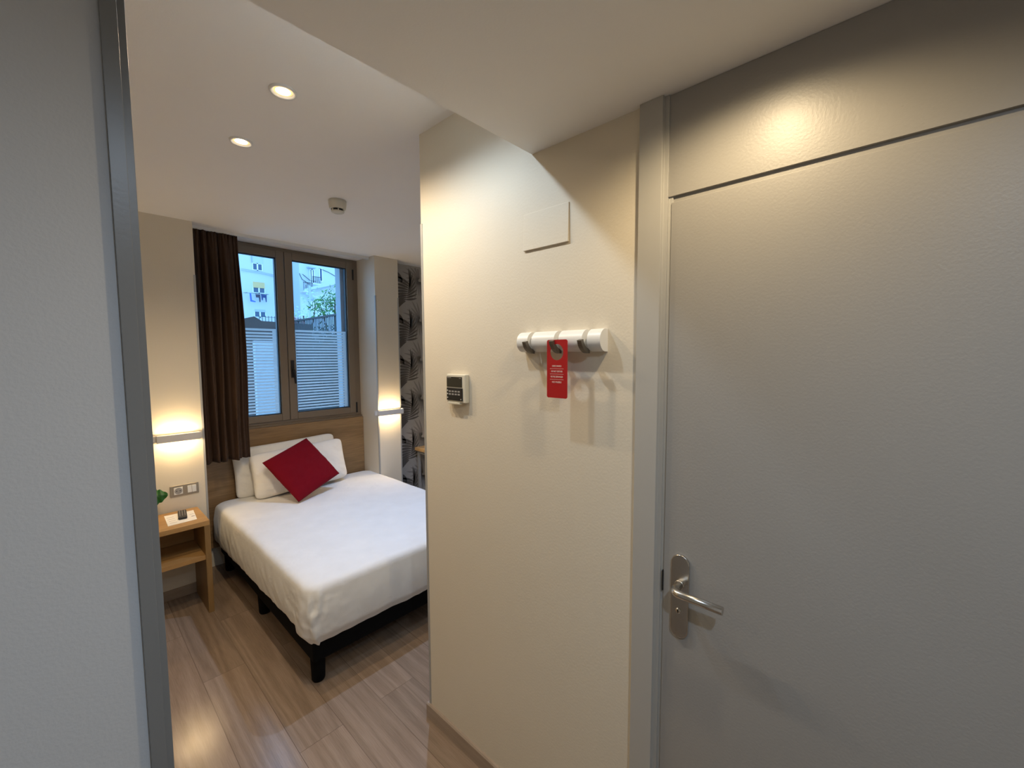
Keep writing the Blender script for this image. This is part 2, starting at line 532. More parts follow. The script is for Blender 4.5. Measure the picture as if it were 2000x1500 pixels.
# wallpapered wall: grey paper printed with palm leaves
wall_wp = structure(MB().box(2.243, 3.6, YP, 4.06, 0, ZC).build('wall_wallpaper', M['wp_bg']))

def leaflet(b, p, ang, length, width, bend, yl):
    """one curved leaflet outline printed on the wall plane"""
    n = 7; L_, R_ = [], []
    for i in range(n + 1):
        t = i / n
        a = ang + bend * t
        if i: p = (p[0] + cos(a) * length / n, p[1] + sin(a) * length / n)
        w = width * (sin(pi * min(1, t * 0.9 + 0.1)) ** 0.8) * 0.5
        L_.append((p[0] - sin(a) * w, yl, p[1] + cos(a) * w)); R_.append((p[0] + sin(a) * w, yl, p[1] - cos(a) * w))
    for i in range(n):
        q = [L_[i], L_[i + 1], R_[i + 1], R_[i]]
        if all(2.246 <= c[0] <= 3.598 and 0.07 < c[2] < ZC - 0.002 for c in q): b.poly(q)

rnd = random.Random(4)
mb = MB()
for layer, (mi, yl) in enumerate(((1, YP - 0.0004), (2, YP - 0.0008))):
    mb.m = mi
    for cx in (2.40, 2.93, 3.46):
        for k in range(-1, 7):
            cz = 0.235 + 0.41 * k
            if layer == 0:
                ox, oz = cx + 0.19, cz + 0.14
                for j in range(15):
                    a = radians(95 + j * 15)
                    leaflet(mb, (ox + cos(a) * 0.015, oz + sin(a) * 0.015), a, 0.18 + 0.03 * sin(j * 2.1), 0.021, 0.25, yl)
            else:
                for j in range(10):                                 # leaflets to one side, long and drooping
                    t = j / 9
                    px, pz = cx + 0.015 + 0.05 * t, cz - 0.085 + 0.17 * t
                    leaflet(mb, (px, pz), radians(206 - 62 * t), 0.215 - 0.05 * t, 0.025, 0.55 - 0.2 * t, yl)
                for j in range(9):                                  # short spikes on the other side
                    t = j / 8
                    px, pz = cx + 0.02 + 0.05 * t, cz - 0.07 + 0.155 * t
                    leaflet(mb, (px, pz), radians(2 + 84 * t), 0.14 + 0.03 * t, 0.020, 0.25, yl)
                for j in range(4):                                  # broad split leaf above
                    leaflet(mb, (cx - 0.02 - 0.035 * j, cz + 0.10 + 0.012 * j), radians(112 + 16 * j), 0.12, 0.040, 0.35, yl)
mb.build('palm_print', [M['wp_bg'], M['wp_mid'], M['wp_dark']], wall_wp, label='dark grey palm leaf print')

# ------------------------------------------------------------------ window_1
win = sroot('window_1', (1.33, YF, 1.06))
Z0, Z1 = 1.062, 2.545
def ring_frame(b, x0, x1, z0, z1, y0, y1, wl, wr, wb_, wt):
    b.box(x0, x0 + wl, y0, y1, z0, z1); b.box(x1 - wr, x1, y0, y1, z0, z1)
    b.box(x0 + wl, x1 - wr, y0, y1, z0, z0 + wb_); b.box(x0 + wl, x1 - wr, y0, y1, z1 - wt, z1)
    return b
ring_frame(MB(), XL, XR, Z0, Z1 + 0.015, YF + 0.006, YF + 0.075, 0.05, 0.052, 0.035, 0.03).build('window_frame', M['bronze'], win, bevel=0.003)
MIDX = 1.341
def sash(x0, x1, handle):
    z0, z1 = Z0 + 0.030, Z1 - 0.012
    s = ring_frame(MB(), x0, x1, z0, z1, YF - 0.006, YF + 0.05, 0.062, 0.062, 0.058, 0.058).build('sash', M['bronze'], win, bevel=0.004)
    gx0, gx1, gz0, gz1 = x0 + 0.062, x1 - 0.062, z0 + 0.058, z1 - 0.058
    ring_frame(MB(), gx0, gx1, gz0, gz1, YF + 0.012, YF + 0.046, 0.007, 0.007, 0.006, 0.006).build('gasket', M['gasket'], s, label='black glazing gasket')
    MB().box(gx0 + 0.003, gx1 - 0.003, YF + 0.026, YF + 0.032, gz0 + 0.003, gz1 - 0.003).build('glass_pane', M['glass'], s)
    f = MB()
    fx0, fx1, ft = gx0 + 0.012, gx1 - 0.012, 1.877
    yf = YF + 0.0245
    f.box(fx0, fx1, yf, yf + 0.0006, ft - 0.018, ft)
    f.box(fx0, fx0 + 0.004, yf, yf + 0.0006, gz0 + 0.008, ft - 0.018)
    f.box(fx1 - 0.03, fx1, yf, yf + 0.0006, gz0 + 0.008, ft - 0.018)
    z = ft - 0.018 - 0.012
    while z - 0.016 > gz0 + 0.006:
        f.box(fx0 + 0.004, fx1 - 0.03, yf, yf + 0.0006, z - 0.0165, z)
        z -= 0.0255
    f.build('frosted_film', M['film'], s, label='frosted white film of horizontal stripes')
    if handle:
        hx = x0 + 0.030
        h = MB()
        h.box(hx - 0.013, hx + 0.013, YF - 0.018, YF - 0.006, 1.46, 1.61)
        h.tube([(hx, YF - 0.014, 1.53), (hx, YF - 0.04, 1.53), (hx, YF - 0.048, 1.52), (hx + 0.004, YF - 0.05, 1.47), (hx + 0.008, YF - 0.048, 1.41)], 0.0095, 10)
        h.build('sash_handle', M['black'], s, bevel=0.004, label='black lever sash handle')
    return s
sash(XL + 0.03, MIDX - 0.002, False)
sash(MIDX + 0.002, XR - 0.050, True)
for z in (2.42, 1.145):
    MB().box(XR - 0.058, XR - 0.044, YF - 0.016, YF - 0.003, z - 0.05, z + 0.05).build('hinge', M['black'], win, bevel=0.003, label='black window hinge')
MB().box(XL, XR, YF - 0.015, YF + 0.006, Z0 - 0.022, Z0 + 0.006).build('window_sill', M['bronze'], win, bevel=0.002)

# curtain track on the recess ceiling
tr = thing('curtain_track', 'white aluminium curtain track along the window recess ceiling', 'curtain track', (1.33, 3.66, ZC))
MB().box(XL + 0.005, XR - 0.005, 3.645, 3.650, ZC - 0.022, ZC).box(XL + 0.005, XR - 0.005, 3.672, 3.677, ZC - 0.022, ZC).box(XL + 0.005, XR - 0.005, 3.650, 3.672, ZC - 0.004, ZC).build('rail', M['white'], tr)
MB().box(XL + 0.004, XL + 0.012, 3.643, 3.679, ZC - 0.024, ZC - 0.0005).build('end_cap', M['white'], tr)
MB().box(XR - 0.012, XR - 0.004, 3.643, 3.679, ZC - 0.024, ZC - 0.0005).build('end_cap', M['white'], tr)

# ------------------------------------------------------------------ downlights
def downlight(x, y, z, label, lens, col, watts, angle=152, blend=0.5):
    d = thing('recessed_downlight', label, 'ceiling light', (x, y, z), 'recessed ceiling downlights')
    MB().lathe([(0.044, 0.0), (0.0435, -0.004), (0.041, -0.007), (0.0365, -0.0065), (0.030, -0.0015), (0.0295, 0.0)], (x, y, z), 48).build('trim_ring', M['white'], d)
    MB().lathe([(0.0, -0.0016), (0.015, -0.0016), (0.0235, -0.0014)], (x, y, z), 32).build('lens', lens, d, label='glowing round lens')
    MB().lathe([(0.0235, -0.0014), (0.0305, -0.0012)], (x, y, z), 32).build('painted_glow_ring', M['lens_glow'], d, label='amber ring imitating the glow around the lens')  # emissive ring stands in for lens glow falling on the trim
    ld = bpy.data.lights.new('downlight_beam', 'SPOT')
    ld.energy = watts; ld.color = col; ld.spot_size = radians(angle); ld.spot_blend = blend; ld.shadow_soft_size = 0.022
    lo = bpy.data.objects.new('downlight_beam', ld); COL.objects.link(lo)
    lo.parent = d; lo.location = (0, 0, -0.012)
    return d
downlight(0.575, 2.095, ZC, 'lit warm ceiling downlight closest to the window, in line with another', M['lens_warm'], WARM, 22)
downlight(0.574, 1.600, ZC, 'lit warm ceiling downlight closest to the lower corridor ceiling', M['lens_warm'], WARM, 21)
downlight(0.575, 1.110, ZC, 'lit cool white downlight tucked behind the edge of the lower ceiling', M['lens_cool'], COOL, 13.5)
downlight(1.80, 2.40, ZC, 'lit cool white downlight over the bed, behind the cream wall', M['lens_cool'], (0.40, 0.60, 1.0), 80, 96, 0.8)
downlight(-0.62, 2.10, ZC, 'added unseen fill light in downlight form behind the grey partition', M['lens_warm'], WARM, 9)  # dim fill added to lift the room light; no known fitting here
downlight(0.790, 0.238, ZS, 'lit warm downlight in the low corridor ceiling beside the grey door', M['lens_warm'], (1.0, 0.78, 0.48), 11, 162, 0.6)
downlight(0.16, -0.32, ZS, 'lit cool white downlight in the low corridor ceiling facing the grey partition', M['lens_cool'], (0.62, 0.79, 1.0), 29, 168, 0.9)

# smoke detector
sd = thing('smoke_detector', 'small off-white round smoke detector on the bedroom ceiling', 'smoke detector', (1.165, 2.475, ZC))
MB().lathe([(0.0, 0.0), (0.050, 0.0), (0.050, -0.020), (0.046, -0.046), (0.040, -0.050), (0.036, -0.050)], (1.165, 2.475, ZC), 40).build('base', M['offwhite'], sd)
MB().lathe([(0.030, -0.050), (0.029, -0.062)], (1.165, 2.475, ZC), 32).build('sensor_slot', M['black'], sd, label='dark vent slot')
mb = MB(); mb.lathe([(0.037, -0.061), (0.036, -0.066), (0.024, -0.071), (0.0, -0.072)], (1.165, 2.475, ZC), 32)
for k in range(6):
    a = k * pi / 3 + 0.2
    mb.obox((1.165 + 0.034 * cos(a), 2.475 + 0.034 * sin(a), ZC - 0.056), (cos(a), sin(a), 0), (-sin(a), cos(a), 0), (0, 0, 1), 0.006, 0.006, 0.014)
mb.build('sensor_cap', M['offwhite'], sd)

# ------------------------------------------------------------------ wall lamps (LED up/down lights)
def wall_lamp(x0, x1, zc, label):
    cx = (x0 + x1) / 2
    w = thing('wall_lamp', label, 'wall lamp', (cx, YW, zc), 'wall lamps beside the bed')
    d = 0.062
    b = MB()
    b.box(x0, x1, YW - d, YW - d + 0.004, zc - 0.024, zc + 0.024)            # face plate
    b.box(x0, x0 + 0.004, YW - d + 0.004, YW - 0.022, zc - 0.024, zc + 0.024)
    b.box(x1 - 0.004, x1, YW - d + 0.004, YW - 0.022, zc - 0.024, zc + 0.024)
    b.box(x0 + 0.004, x1 - 0.004, YW - d + 0.004, YW - 0.022, zc - 0.004, zc + 0.004)
    b.build('body', M['lampbody'], w, bevel=0.001)
    MB().box(x0 - 0.018, x1 + 0.014, YW - 0.022, YW, zc - 0.020, zc + 0.020).build('wall_bracket', M['lampbody'], w, bevel=0.002)
    MB().box(x0 + 0.02, x1 - 0.02, YW - d + 0.010, YW - 0.026, zc + 0.004, zc + 0.008).build('led_strip', M['led_warm'], w, label='glowing warm strip')
    MB().box(x0 + 0.02, x1 - 0.02, YW - d + 0.010, YW - 0.026, zc - 0.008, zc - 0.004).build('led_strip', M['led_warm'], w, label='glowing warm strip')
    return w
wall_lamp(0.398, 0.628, 1.108, 'slim lit aluminium wall lamp above the socket plate and nightstand')
wall_lamp(1.975, 2.235, 1.112, 'slim lit aluminium wall lamp on the pier beside the palm wallpaper')

# socket and switch plate
sp_ = thing('socket_plate', 'champagne metal wall plate with a socket and a rocker switch above the nightstand', 'socket', (0.532, YW, 0.738))
MB().box(0.454, 0.611, YW - 0.008, YW, 0.701, 0.775).build('plate', M['plate'], sp_, bevel=0.002)
mb = MB(); mb.box(0.474, 0.522, YW - 0.011, YW - 0.008, 0.714, 0.762)
mb.build('socket_insert', M['white'], sp_, bevel=0.001, label='white square socket insert')
mb = MB(); mb.lathe([(0.0, 0), (0.019, 0), (0.021, 0.0)], (0.498, YW - 0.0114, 0.738), 28, 'Y')
mb.build('socket_well', M['greybtn'], sp_, label='grey round socket well')
for dx in (-0.0095, 0.0095):
    MB().lathe([(0.0, 0), (0.003, 0)], (0.498 + dx, YW - 0.0118, 0.738), 12, 'Y').build('pin_hole', M['gap'], sp_, label='dark pin hole')
MB().box(0.548, 0.571, YW - 0.012, YW - 0.008, 0.714, 0.762).build('switch_rocker', M['white'], sp_, bevel=0.001)
MB().box(0.5725, 0.596, YW - 0.013, YW - 0.008, 0.714, 0.762).build('switch_rocker', M['white'], sp_, bevel=0.001)

# ------------------------------------------------------------------ curtain
def fold(u):
    return 0.030 * sin((1 - max(0.0, 1 - u) ** 1.7) * 2 * pi * 4.3 + 0.4) + 0.010 * sin(u * 2 * pi * 9.3 + 2.0) + 0.006 * sin(u * 2 * pi * 2.1)
def curtain_pt(u, v):
    z = ZC - 0.024 - v * (ZC - 0.024 - 0.868)
    wide = 0.283 + 0.022 * sin(pi * min(1, v * 1.15)) ** 1.2 + 0.012 * v
    amp = (0.35 + 0.65 * min(1, v * 5)) * (1.0 + 0.12 * sin(v * 7 + u * 5))
    pinch = 0.006 * sin(u * 2 * pi * 19) * max(0, 1 - v * 14)
    x = 0.668 + u * wide + 0.006 * sin(u * 17 + v * 3.1)
    y = 3.652 + fold(u + 0.012 * sin(v * 4)) * amp + pinch
    return Vector((x, y, z - (0.004 * sin(u * 21) if v > 0.99 else 0)))
cu = MB().grid(curtain_pt, 150, 40).build('curtain', M['curtain'])
so = cu.modifiers.new('thickness', 'SOLIDIFY'); so.thickness = 0.003
tag(cu, 'dark brown pleated curtain drawn to one side of the window', 'curtain')

# ------------------------------------------------------------------ bed
hb = MB().box(XL + 0.003, XR - 0.003, 3.842, 3.868, 0.16, 1.052).build('headboard', M['oak'], bevel=0.0015)
tag(hb, 'oak wood panel headboard under the window behind the pillows', 'headboard')

BX0, BX1, BY0, BY1, BT = 0.735, 2.03, 2.02, 3.815, 0.530
bed = thing('bed', 'double bed with a fitted white sheet on a low black base', 'bed', (1.38, 2.93, 0))
MB().box(BX0 + 0.035, BX1 - 0.035, BY0 + 0.035, BY1 - 0.008, 0.125, 0.335).build('bed_base', M['blackfab'], bed, bevel=0.012)
for lx, ly in ((BX0 + 0.075, BY0 + 0.085), (BX1 - 0.075, BY0 + 0.085), (BX0 + 0.075, 2.93), (BX1 - 0.075, 2.93), (BX0 + 0.075, BY1 - 0.09), (BX1 - 0.075, BY1 - 0.09)):
    MB().lathe([(0.0, 0.0), (0.027, 0.0), (0.032, 0.010), (0.036, 0.13), (0.036, 0.14)], (lx, ly, 0), 20).build('leg', M['blackfab'], bed)

def rrect(s, x0, x1, y0, y1, r):
    """point and outward normal at perimeter fraction s of a rounded rectangle, starting mid left side"""
    lx, ly, q = x1 - x0 - 2 * r, y1 - y0 - 2 * r, pi * r / 2
    d = (s % 1.0) * (2 * lx + 2 * ly + 4 * q)
    segs = [('l', (x0, (y0 + y1) / 2), (0, -1), ly / 2), ('a', (x0 + r, y0 + r), pi, q), ('l', (x0 + r, y0), (1, 0), lx), ('a', (x1 - r, y0 + r), 1.5 * pi, q),
            ('l', (x1, y0 + r), (0, 1), ly), ('a', (x1 - r, y1 - r), 0, q), ('l', (x1 - r, y1), (-1, 0), lx), ('a', (x0 + r, y1 - r), 0.5 * pi, q), ('l', (x0, y1 - r), (0, -1), ly / 2)]
    for k, p, g, ln in segs:
        if d <= ln + 1e-9:
            if k == 'l':
                return Vector((p[0] + g[0] * d, p[1] + g[1] * d, 0)), Vector((g[1], -g[0], 0))
            a = g + d / r
            return Vector((p[0] + r * cos(a), p[1] + r * sin(a), 0)), Vector((cos(a), sin(a), 0))
        d -= ln
    return Vector((x0, (y0 + y1) / 2, 0)), Vector((-1, 0, 0))

# mattress under a fitted sheet: rings from the middle of the top to the hem
NS = 520
corner = Vector((BX0 + 0.05, BY0 + 0.05, 0))
def sheet_vertex(s, k, prof):
    ins, z, t = prof
    R = 0.075
    p, n = rrect(s, BX0, BX1, BY0, BY1, R)
    dc = (p - corner).length
    foot = min(1, max(0, (3.6 - p.y) / 1.4)) if p.x < 1.0 else 0.6
    if t <= 0:                                   # top, inset towards the middle
        c = Vector(((BX0 + BX1) / 2, (BY0 + BY1) / 2, 0))
        hx, hy = (BX1 - BX0) / 2, (BY1 - BY0) / 2
        sc = Vector((max(0, 1 - ins / hx), max(0, 1 - ins / hy), 0))
        q = Vector((c.x + (p.x - c.x) * sc.x, c.y + (p.y - c.y) * sc.y, z))
        q.z += 0.006 * noise.noise(q * 3.1) + 0.0022 * noise.noise(q * 14)
        return q
    hem = 0.200 + 0.055 * foot
    if p.y < BY0 + 0.12: hem = 0.222
    hem += 0.010 * noise.noise(Vector((s * 45, 3.3, 0))) + 0.003 * noise.noise(Vector((s * 160, 9.1, 0)))
    zz = z + (hem - z) * t if t < 1 else hem
    depth = t
    out = 0.014 * sin(pi * min(1, depth)) - 0.030 * max(0, depth - 0.8) / 0.2
    wr = 0.0045 * noise.noise(Vector((s * 95, depth * 1.6, 1.0))) * min(1, depth * 2)
    near = math.exp(-(dc / 0.16) ** 2)
    # the tucked foot corner: folds that fan down from the mattress corner
    lead = (p.x - BX0) - (p.y - BY0)
    c = lead - 0.050 + 0.05 * (1 - depth)              # runs from the top corner down the foot side
    ridge = math.exp(-(c / 0.020) ** 2) if c < 0 else math.exp(-(c / 0.006) ** 2)
    wr += 0.021 * ridge * min(1, depth * 2.2)
    swirl = math.exp(-((lead - 0.035) / 0.045) ** 2) * math.exp(-((depth - 0.28) / 0.20) ** 2)
    wr += swirl * 0.0125 * sin(lead * 120 + depth * 9 + 1.2 * noise.noise(Vector((lead * 18, depth * 5, 2.0))))
    wr += near * 0.004 * noise.noise(Vector((lead * 22 + depth * 5, depth * 9 - lead * 10, 4.0)))
    # shallow slanting creases on the long side
    if p.x < BX0 + 0.2: wr += 0.003 * noise.noise(Vector((p.y * 16 + depth * 5, depth * 2.0, 8.0))) * min(1, depth * 3)
    q = p - n * ins + n * (out + wr)
    q.z = zz
    return q
prof = [(0.60, BT, 0)] + [(0.60 - 0.54 * i / 16, BT, 0) for i in range(1, 17)]
prof += [(0.034, BT - 0.002, 0), (0.020, BT - 0.007, 0), (0.010, BT - 0.015, 0), (0.003, BT - 0.027, 0)]
prof += [(0.0, BT - 0.038, 0.02 + 0.98 * i / 26) for i in range(27)]
mb = MB()
rings = [[sheet_vertex(j / NS, i, pf) for j in range(NS)] for i, pf in enumerate(prof)]
vs = [v for r_ in rings for v in r_]
fs = [(i * NS + j, i * NS + (j + 1) % NS, (i + 1) * NS + (j + 1) % NS, (i + 1) * NS + j) for i in range(len(rings) - 1) for j in range(NS)]
mb._add(vs, fs, True)
# close the middle of the top with a strip of quads/fan
cvs = rings[0]; o0 = len(mb.v)
mb.v.append(Vector(((BX0 + BX1) / 2, (BY0 + BY1) / 2, BT)))
for j in range(NS):
    mb.f.append([j, (j + 1) % NS, o0]); mb.mi.append(0); mb.sm.append(True)
mb.build('mattress', M['sheet'], bed, label='mattress under a tucked white sheet')

def puff(w, h, t, seed=0, pinch=0.03, nu=64, nv=48, crease=1.0, corner_r=0.0):
    """soft closed pillow in local XZ plane (x across, z up), thickness along y"""
    def surf(sgn):
        out = []
        for i in range(nu + 1):
            for j in range(nv + 1):
                u, v = 2 * i / nu - 1, 2 * j / nv - 1
                e = (1 - abs(u) ** 3.2) * (1 - abs(v) ** 3.2)
                th = t / 2 * max(0, e) ** 0.46
                rc = 1 - corner_r * (abs(u) ** 7) * (abs(v) ** 7)
                x = u * w / 2 * (1 - pinch * (1 - v * v)) * rc; z = v * h / 2 * (1 - pinch * (1 - u * u)) * (1 - 2.0 * corner_r * (abs(u) ** 12) * (abs(v) ** 5))
                k = 0.009 * noise.noise(Vector((u * 3 + seed, v * 3, sgn * 2.0))) + 0.005 * noise.noise(Vector((u * 9 + seed + v * 4, v * 5, sgn)))
                edge = min(1, max(0, e) * 5)
                out.append(Vector((x, sgn * th + k * edge * crease, z)))
        return out
    a, b = surf(-1), surf(1)
    n = nv + 1
    fs = [(i * n + j, (i + 1) * n + j, (i + 1) * n + j + 1, i * n + j + 1) for i in range(nu) for j in range(nv)]
    mb = MB(); mb._add(a, fs, True); mb._add(b, fs, True)
    return mb

def pose(o, loc, rot):
    o.matrix_world = Matrix.Translation(loc) @ rot
    return o
p1 = puff(0.82, 0.40, 0.115, 3, pinch=0.03, corner_r=0.05).build('pillow', M['pillow'], weld=True)
pose(p1, (1.277, 3.772, 0.733), Matrix.Rotation(radians(-2.0), 4, 'Y') @ Matrix.Rotation(radians(-6), 4, 'X'))
tag(p1, 'white pillow standing against the headboard, behind another pillow', 'pillow', 'white bed pillows')
p2 = puff(0.75, 0.362, 0.15, 11, pinch=0.03, corner_r=0.05).build('pillow', M['pillow'], weld=True)
pose(p2, (1.33, 3.640, 0.720), Matrix.Rotation(radians(-2.5), 4, 'Y') @ Matrix.Rotation(radians(-14), 4, 'X'))
tag(p2, 'white pillow leaning in front, directly behind the red cushion', 'pillow', 'white bed pillows')
cz, cx_, cg = 0.058, -0.688, 0.402
Rc = Matrix.Rotation(cz, 4, 'Z') @ Matrix.Rotation(cx_, 4, 'X') @ Matrix.Rotation(cg + pi / 4, 4, 'Y')
cs = puff(0.41, 0.41, 0.10, 21, pinch=0.012, crease=0.8).build('cushion', M['velvet'], weld=True)
pose(cs, (1.27, 3.454, 0.752), Rc)
tag(cs, 'crimson velvet square cushion tilted on one corner against the white pillows', 'cushion')

# ------------------------------------------------------------------ nightstand and the things on it
ns = thing('nightstand', 'small open oak nightstand between the wall lamp and the bed', 'nightstand', (0.385, 3.36, 0))
NX0, NX1, NY0, NY1, NT = 0.15, 0.594, 3.183, 3.540, 0.605
MB().box(NX0, NX1, NY0, NY1, NT - 0.030, NT).build('top', M['oaklight'], ns, bevel=0.001)
oakz_shaded = mat_wood('oak_nightstand_upright_shaded', (0.28, 0.165, 0.06), (0.21, 0.12, 0.042), 'Z', scale=0.8)  # upright-grain oak, darkened so the sides' shade is in the colour
MB().box(NX1 - 0.030, NX1, NY0, NY1, 0, NT - 0.030).build('side_panel', oakz_shaded, ns, bevel=0.001)
MB().box(NX0, NX0 + 0.030, NY0, NY1, 0, NT - 0.030).build('side_panel', oakz_shaded, ns, bevel=0.001)
MB().box(NX0 + 0.030, NX1 - 0.030, NY0 + 0.004, NY1, 0.355, 0.383).build('shelf', M['oaklight'], ns, bevel=0.001)
MB().box(NX0 + 0.030, NX1 - 0.030, NY1 - 0.015, NY1, 0.383, NT - 0.030).build('back_panel', M['oaklight'], ns)

pp = thing('paper_sheet', 'white printed paper sheet lying under the remote on the nightstand', 'paper', (0.477, 3.367, NT))
c4 = [(0.407, 3.480), (0.561, 3.475), (0.543, 3.263), (0.396, 3.253)]
mb = MB(); mb.prism([(x, y, NT + 0.0004) for x, y in c4], (0, 0, 0.0008)); mb.build('sheet', M['paper'], pp)
for x0, x1, y0, y1 in [(0.412, 0.448, 3.30 + i * 0.04, 3.304 + i * 0.04) for i in range(4)] + [(0.528, 0.546, 3.34, 3.352), (0.525, 0.55, 3.39, 3.394)]:
    MB().box(x0, x1, y0, y1, NT + 0.0012, NT + 0.0014).build('printed_line', M['ink'], pp, label='faint grey printed line')

rm = thing('remote_control', 'black remote control on the white paper on the nightstand', 'remote control', (0.488, 3.40, NT))
ra = Vector((0.13, 1, 0)).normalized(); rb = Vector((1, -0.13, 0)).normalized()
rc_ = Vector((0.490, 3.398, NT + 0.0105))
mb = MB(); mb.obox(rc_, rb, ra, (0, 0, 1), 0.046, 0.155, 0.017); mb.build('body', M['black'], rm, bevel=0.006, segs=3)
k = 0
for i in range(6):
    for j in range(3):
        c = rc_ + ra * (0.058 - i * 0.021) + rb * (-0.013 + j * 0.013) + Vector((0, 0, 0.009))
        MB().obox(c, rb, ra, (0, 0, 1), 0.006, 0.008, 0.0022).build('button', M['greybtn'], rm, label='grey rubber button')

pl = thing('potted_plant', 'green leafy plant peeking out beside the wall socket above the nightstand', 'plant', (0.255, 3.42, NT))
MB().lathe([(0.0, 0.0), (0.040, 0.0), (0.052, 0.085), (0.055, 0.09), (0.050, 0.09), (0.046, 0.078), (0.0, 0.078)], (0.255, 3.42, NT + 0.0005), 32).build('pot', M['pot'], pl)
def leaf(b, base, tip, width, droop, up=(0, 0, 1)):
    base, tip = Vector(base), Vector(tip)
    ax = tip - base; side = ax.cross(Vector(up)).normalized(); nrm = side.cross(ax).normalized()
    def fn(u, v):
        w = width * (sin(pi * min(1, u * 0.93 + 0.05)) ** 0.75)
        s = 2 * v - 1
        scal = 1 + 0.10 * sin(u * 34)
        return base + ax * u + side * (s * w / 2 * scal) + nrm * (-abs(s) * w * 0.16 - droop * u * u + 0.004 * sin(u * 34) * abs(s))
    b.grid(fn, 26, 8)
mb = MB()
leaf(mb, (0.27, 3.42, 0.755), (0.423, 3.40, 0.768), 0.105, 0.0, (0.15, -1, 0.35))
leaf(mb, (0.26, 3.43, 0.75), (0.36, 3.36, 0.83), 0.09, 0.01)
leaf(mb, (0.25, 3.42, 0.74), (0.14, 3.40, 0.80), 0.09, 0.02)
leaf(mb, (0.25, 3.42, 0.76), (0.22, 3.30, 0.84), 0.08, 0.02)
leaf(mb, (0.25, 3.42, 0.77), (0.24, 3.50, 0.86), 0.07, 0.01)
lo = mb.build('foliage', M['leaf'], pl)
mb = MB()
for q in ((0.27, 3.42, 0.757), (0.26, 3.43, 0.752), (0.25, 3.42, 0.742)):
    mb.tube([(0.255, 3.42, NT + 0.07), ((0.255 + q[0]) / 2, (3.42 + q[1]) / 2, 0.72), q], 0.0022, 6)
mb.build('stem', M['leaf'], pl)

# ------------------------------------------------------------------ desk by the wallpaper
dk = thing('desk', 'oak topped desk with grey metal legs against the palm wallpaper', 'desk', (2.9, 3.5, 0))
MB().box(2.476, 3.45, 3.15, 3.682, 0.655, 0.686).build('top', M['deskwood'], dk, bevel=0.001)
for lx in (2.495, 3.405):
    for ly in (3.17, 3.64):
        MB().box(lx, lx + 0.025, ly, ly + 0.025, 0, 0.655).build('leg', M['alu'], dk, bevel=0.001)
MB().box(2.52, 3.405, 3.642, 3.662, 0.625, 0.653).box(2.497, 2.518, 3.195, 3.64, 0.625, 0.653).build('apron_rail', M['alu'], dk)

# ------------------------------------------------------------------ cream wall: cover, thermostat, hook rail, hanger
av = thing('access_cover', 'square cream painted cover plate high on the cream wall above the hooks', 'cover plate', (XW, 0.834, 2.05))
mb = MB(); mb.prism([(XW, 0.744, 1.990), (XW - 0.007, 0.744, 1.990), (XW - 0.003, 0.744, 2.107), (XW, 0.744, 2.107)], (0, 0.179, 0))
mb.build('plate', M['cream'], av, bevel=0.001)

th = thing('thermostat', 'ivory wall thermostat with dark display and keypad on the cream wall', 'thermostat', (XW, 1.25, 1.52))
TX = 1.041
MB().box(TX, XW, 1.205, 1.318, 1.464, 1.575).build('body', M['offwhite'], th, bevel=0.004)
MB().box(TX - 0.0015, TX + 0.002, 1.222, 1.314, 1.525, 1.565).build('display', M['screen'], th, bevel=0.0005, label='dark display')
MB().box(TX - 0.0035, TX + 0.001, 1.219, 1.312, 1.4725, 1.5215).build('keypad_panel', M['black'], th, bevel=0.0005, label='black keypad panel')
for i, (yy, zz) in enumerate([(1.306, 1.511), (1.306, 1.498), (1.306, 1.483), (1.226, 1.479)]):
    MB().box(TX - 0.0045, TX - 0.003, yy - 0.002, yy + 0.002, zz - 0.002, zz + 0.002).build('button', M['white'], th, label='tiny white button')
for i in range(4):
    for j in range(2):
        yy = 1.292 - i * 0.018
        MB().box(TX - 0.0045, TX - 0.003, yy - 0.006, yy + 0.006, 1.494 + j * 0.011, 1.500 + j * 0.011).build('button', M['greybtn'], th, label='grey key')
for y0, y1, z0, z1 in ((1.286, 1.310, 1.5605, 1.5625), (1.226, 1.238, 1.5590, 1.5605)):
    MB().box(TX - 0.0020, TX, y0, y1, z0, z1).build('printed_mark', M['greybtn'], th, label='faint grey printed mark')
MB().box(TX - 0.003, TX + 0.012, 1.235, 1.305, 1.458, 1.466).build('flap', M['offwhite'], th, bevel=0.001)

hk = thing('hook_rail', 'white rounded wall rail with three flip-out metal hooks', 'hook rail', (XW, 0.765, 1.69))
def rail_prof(y, sx=1.0):
    zc, h, d = 1.6905, 0.0325, 0.044
    pts = [(XW, y, zc - h * sx), (XW - 0.012 * sx, y, zc - h * sx)]
    for i in range(1, 16):
        a = -pi / 2 + pi * i / 16
        pts.append((XW - 0.012 * sx - (d - 0.012) * sx * cos(a), y, zc + h * sx * sin(a)))
    pts += [(XW - 0.012 * sx, y, zc + h * sx), (XW, y, zc + h * sx)]
    return pts
mb = MB()
segs_ = [(0.609, 0.652), (0.669, 0.752), (0.769, 0.858), (0.875, 0.920)]
for a, b in segs_: mb.prism(rail_prof(a), (0, b - a, 0), smooth=True)
ro = mb.build('rail', M['white'], hk)
core = MB(); core.prism(rail_prof(0.6525, 0.40), (0, 0.222, 0), smooth=True); core.build('rail_core', M['greybtn'], hk, label='grey core seen in the slots')
es = ro.modifiers.new('split', 'EDGE_SPLIT'); es.split_angle = radians(50)
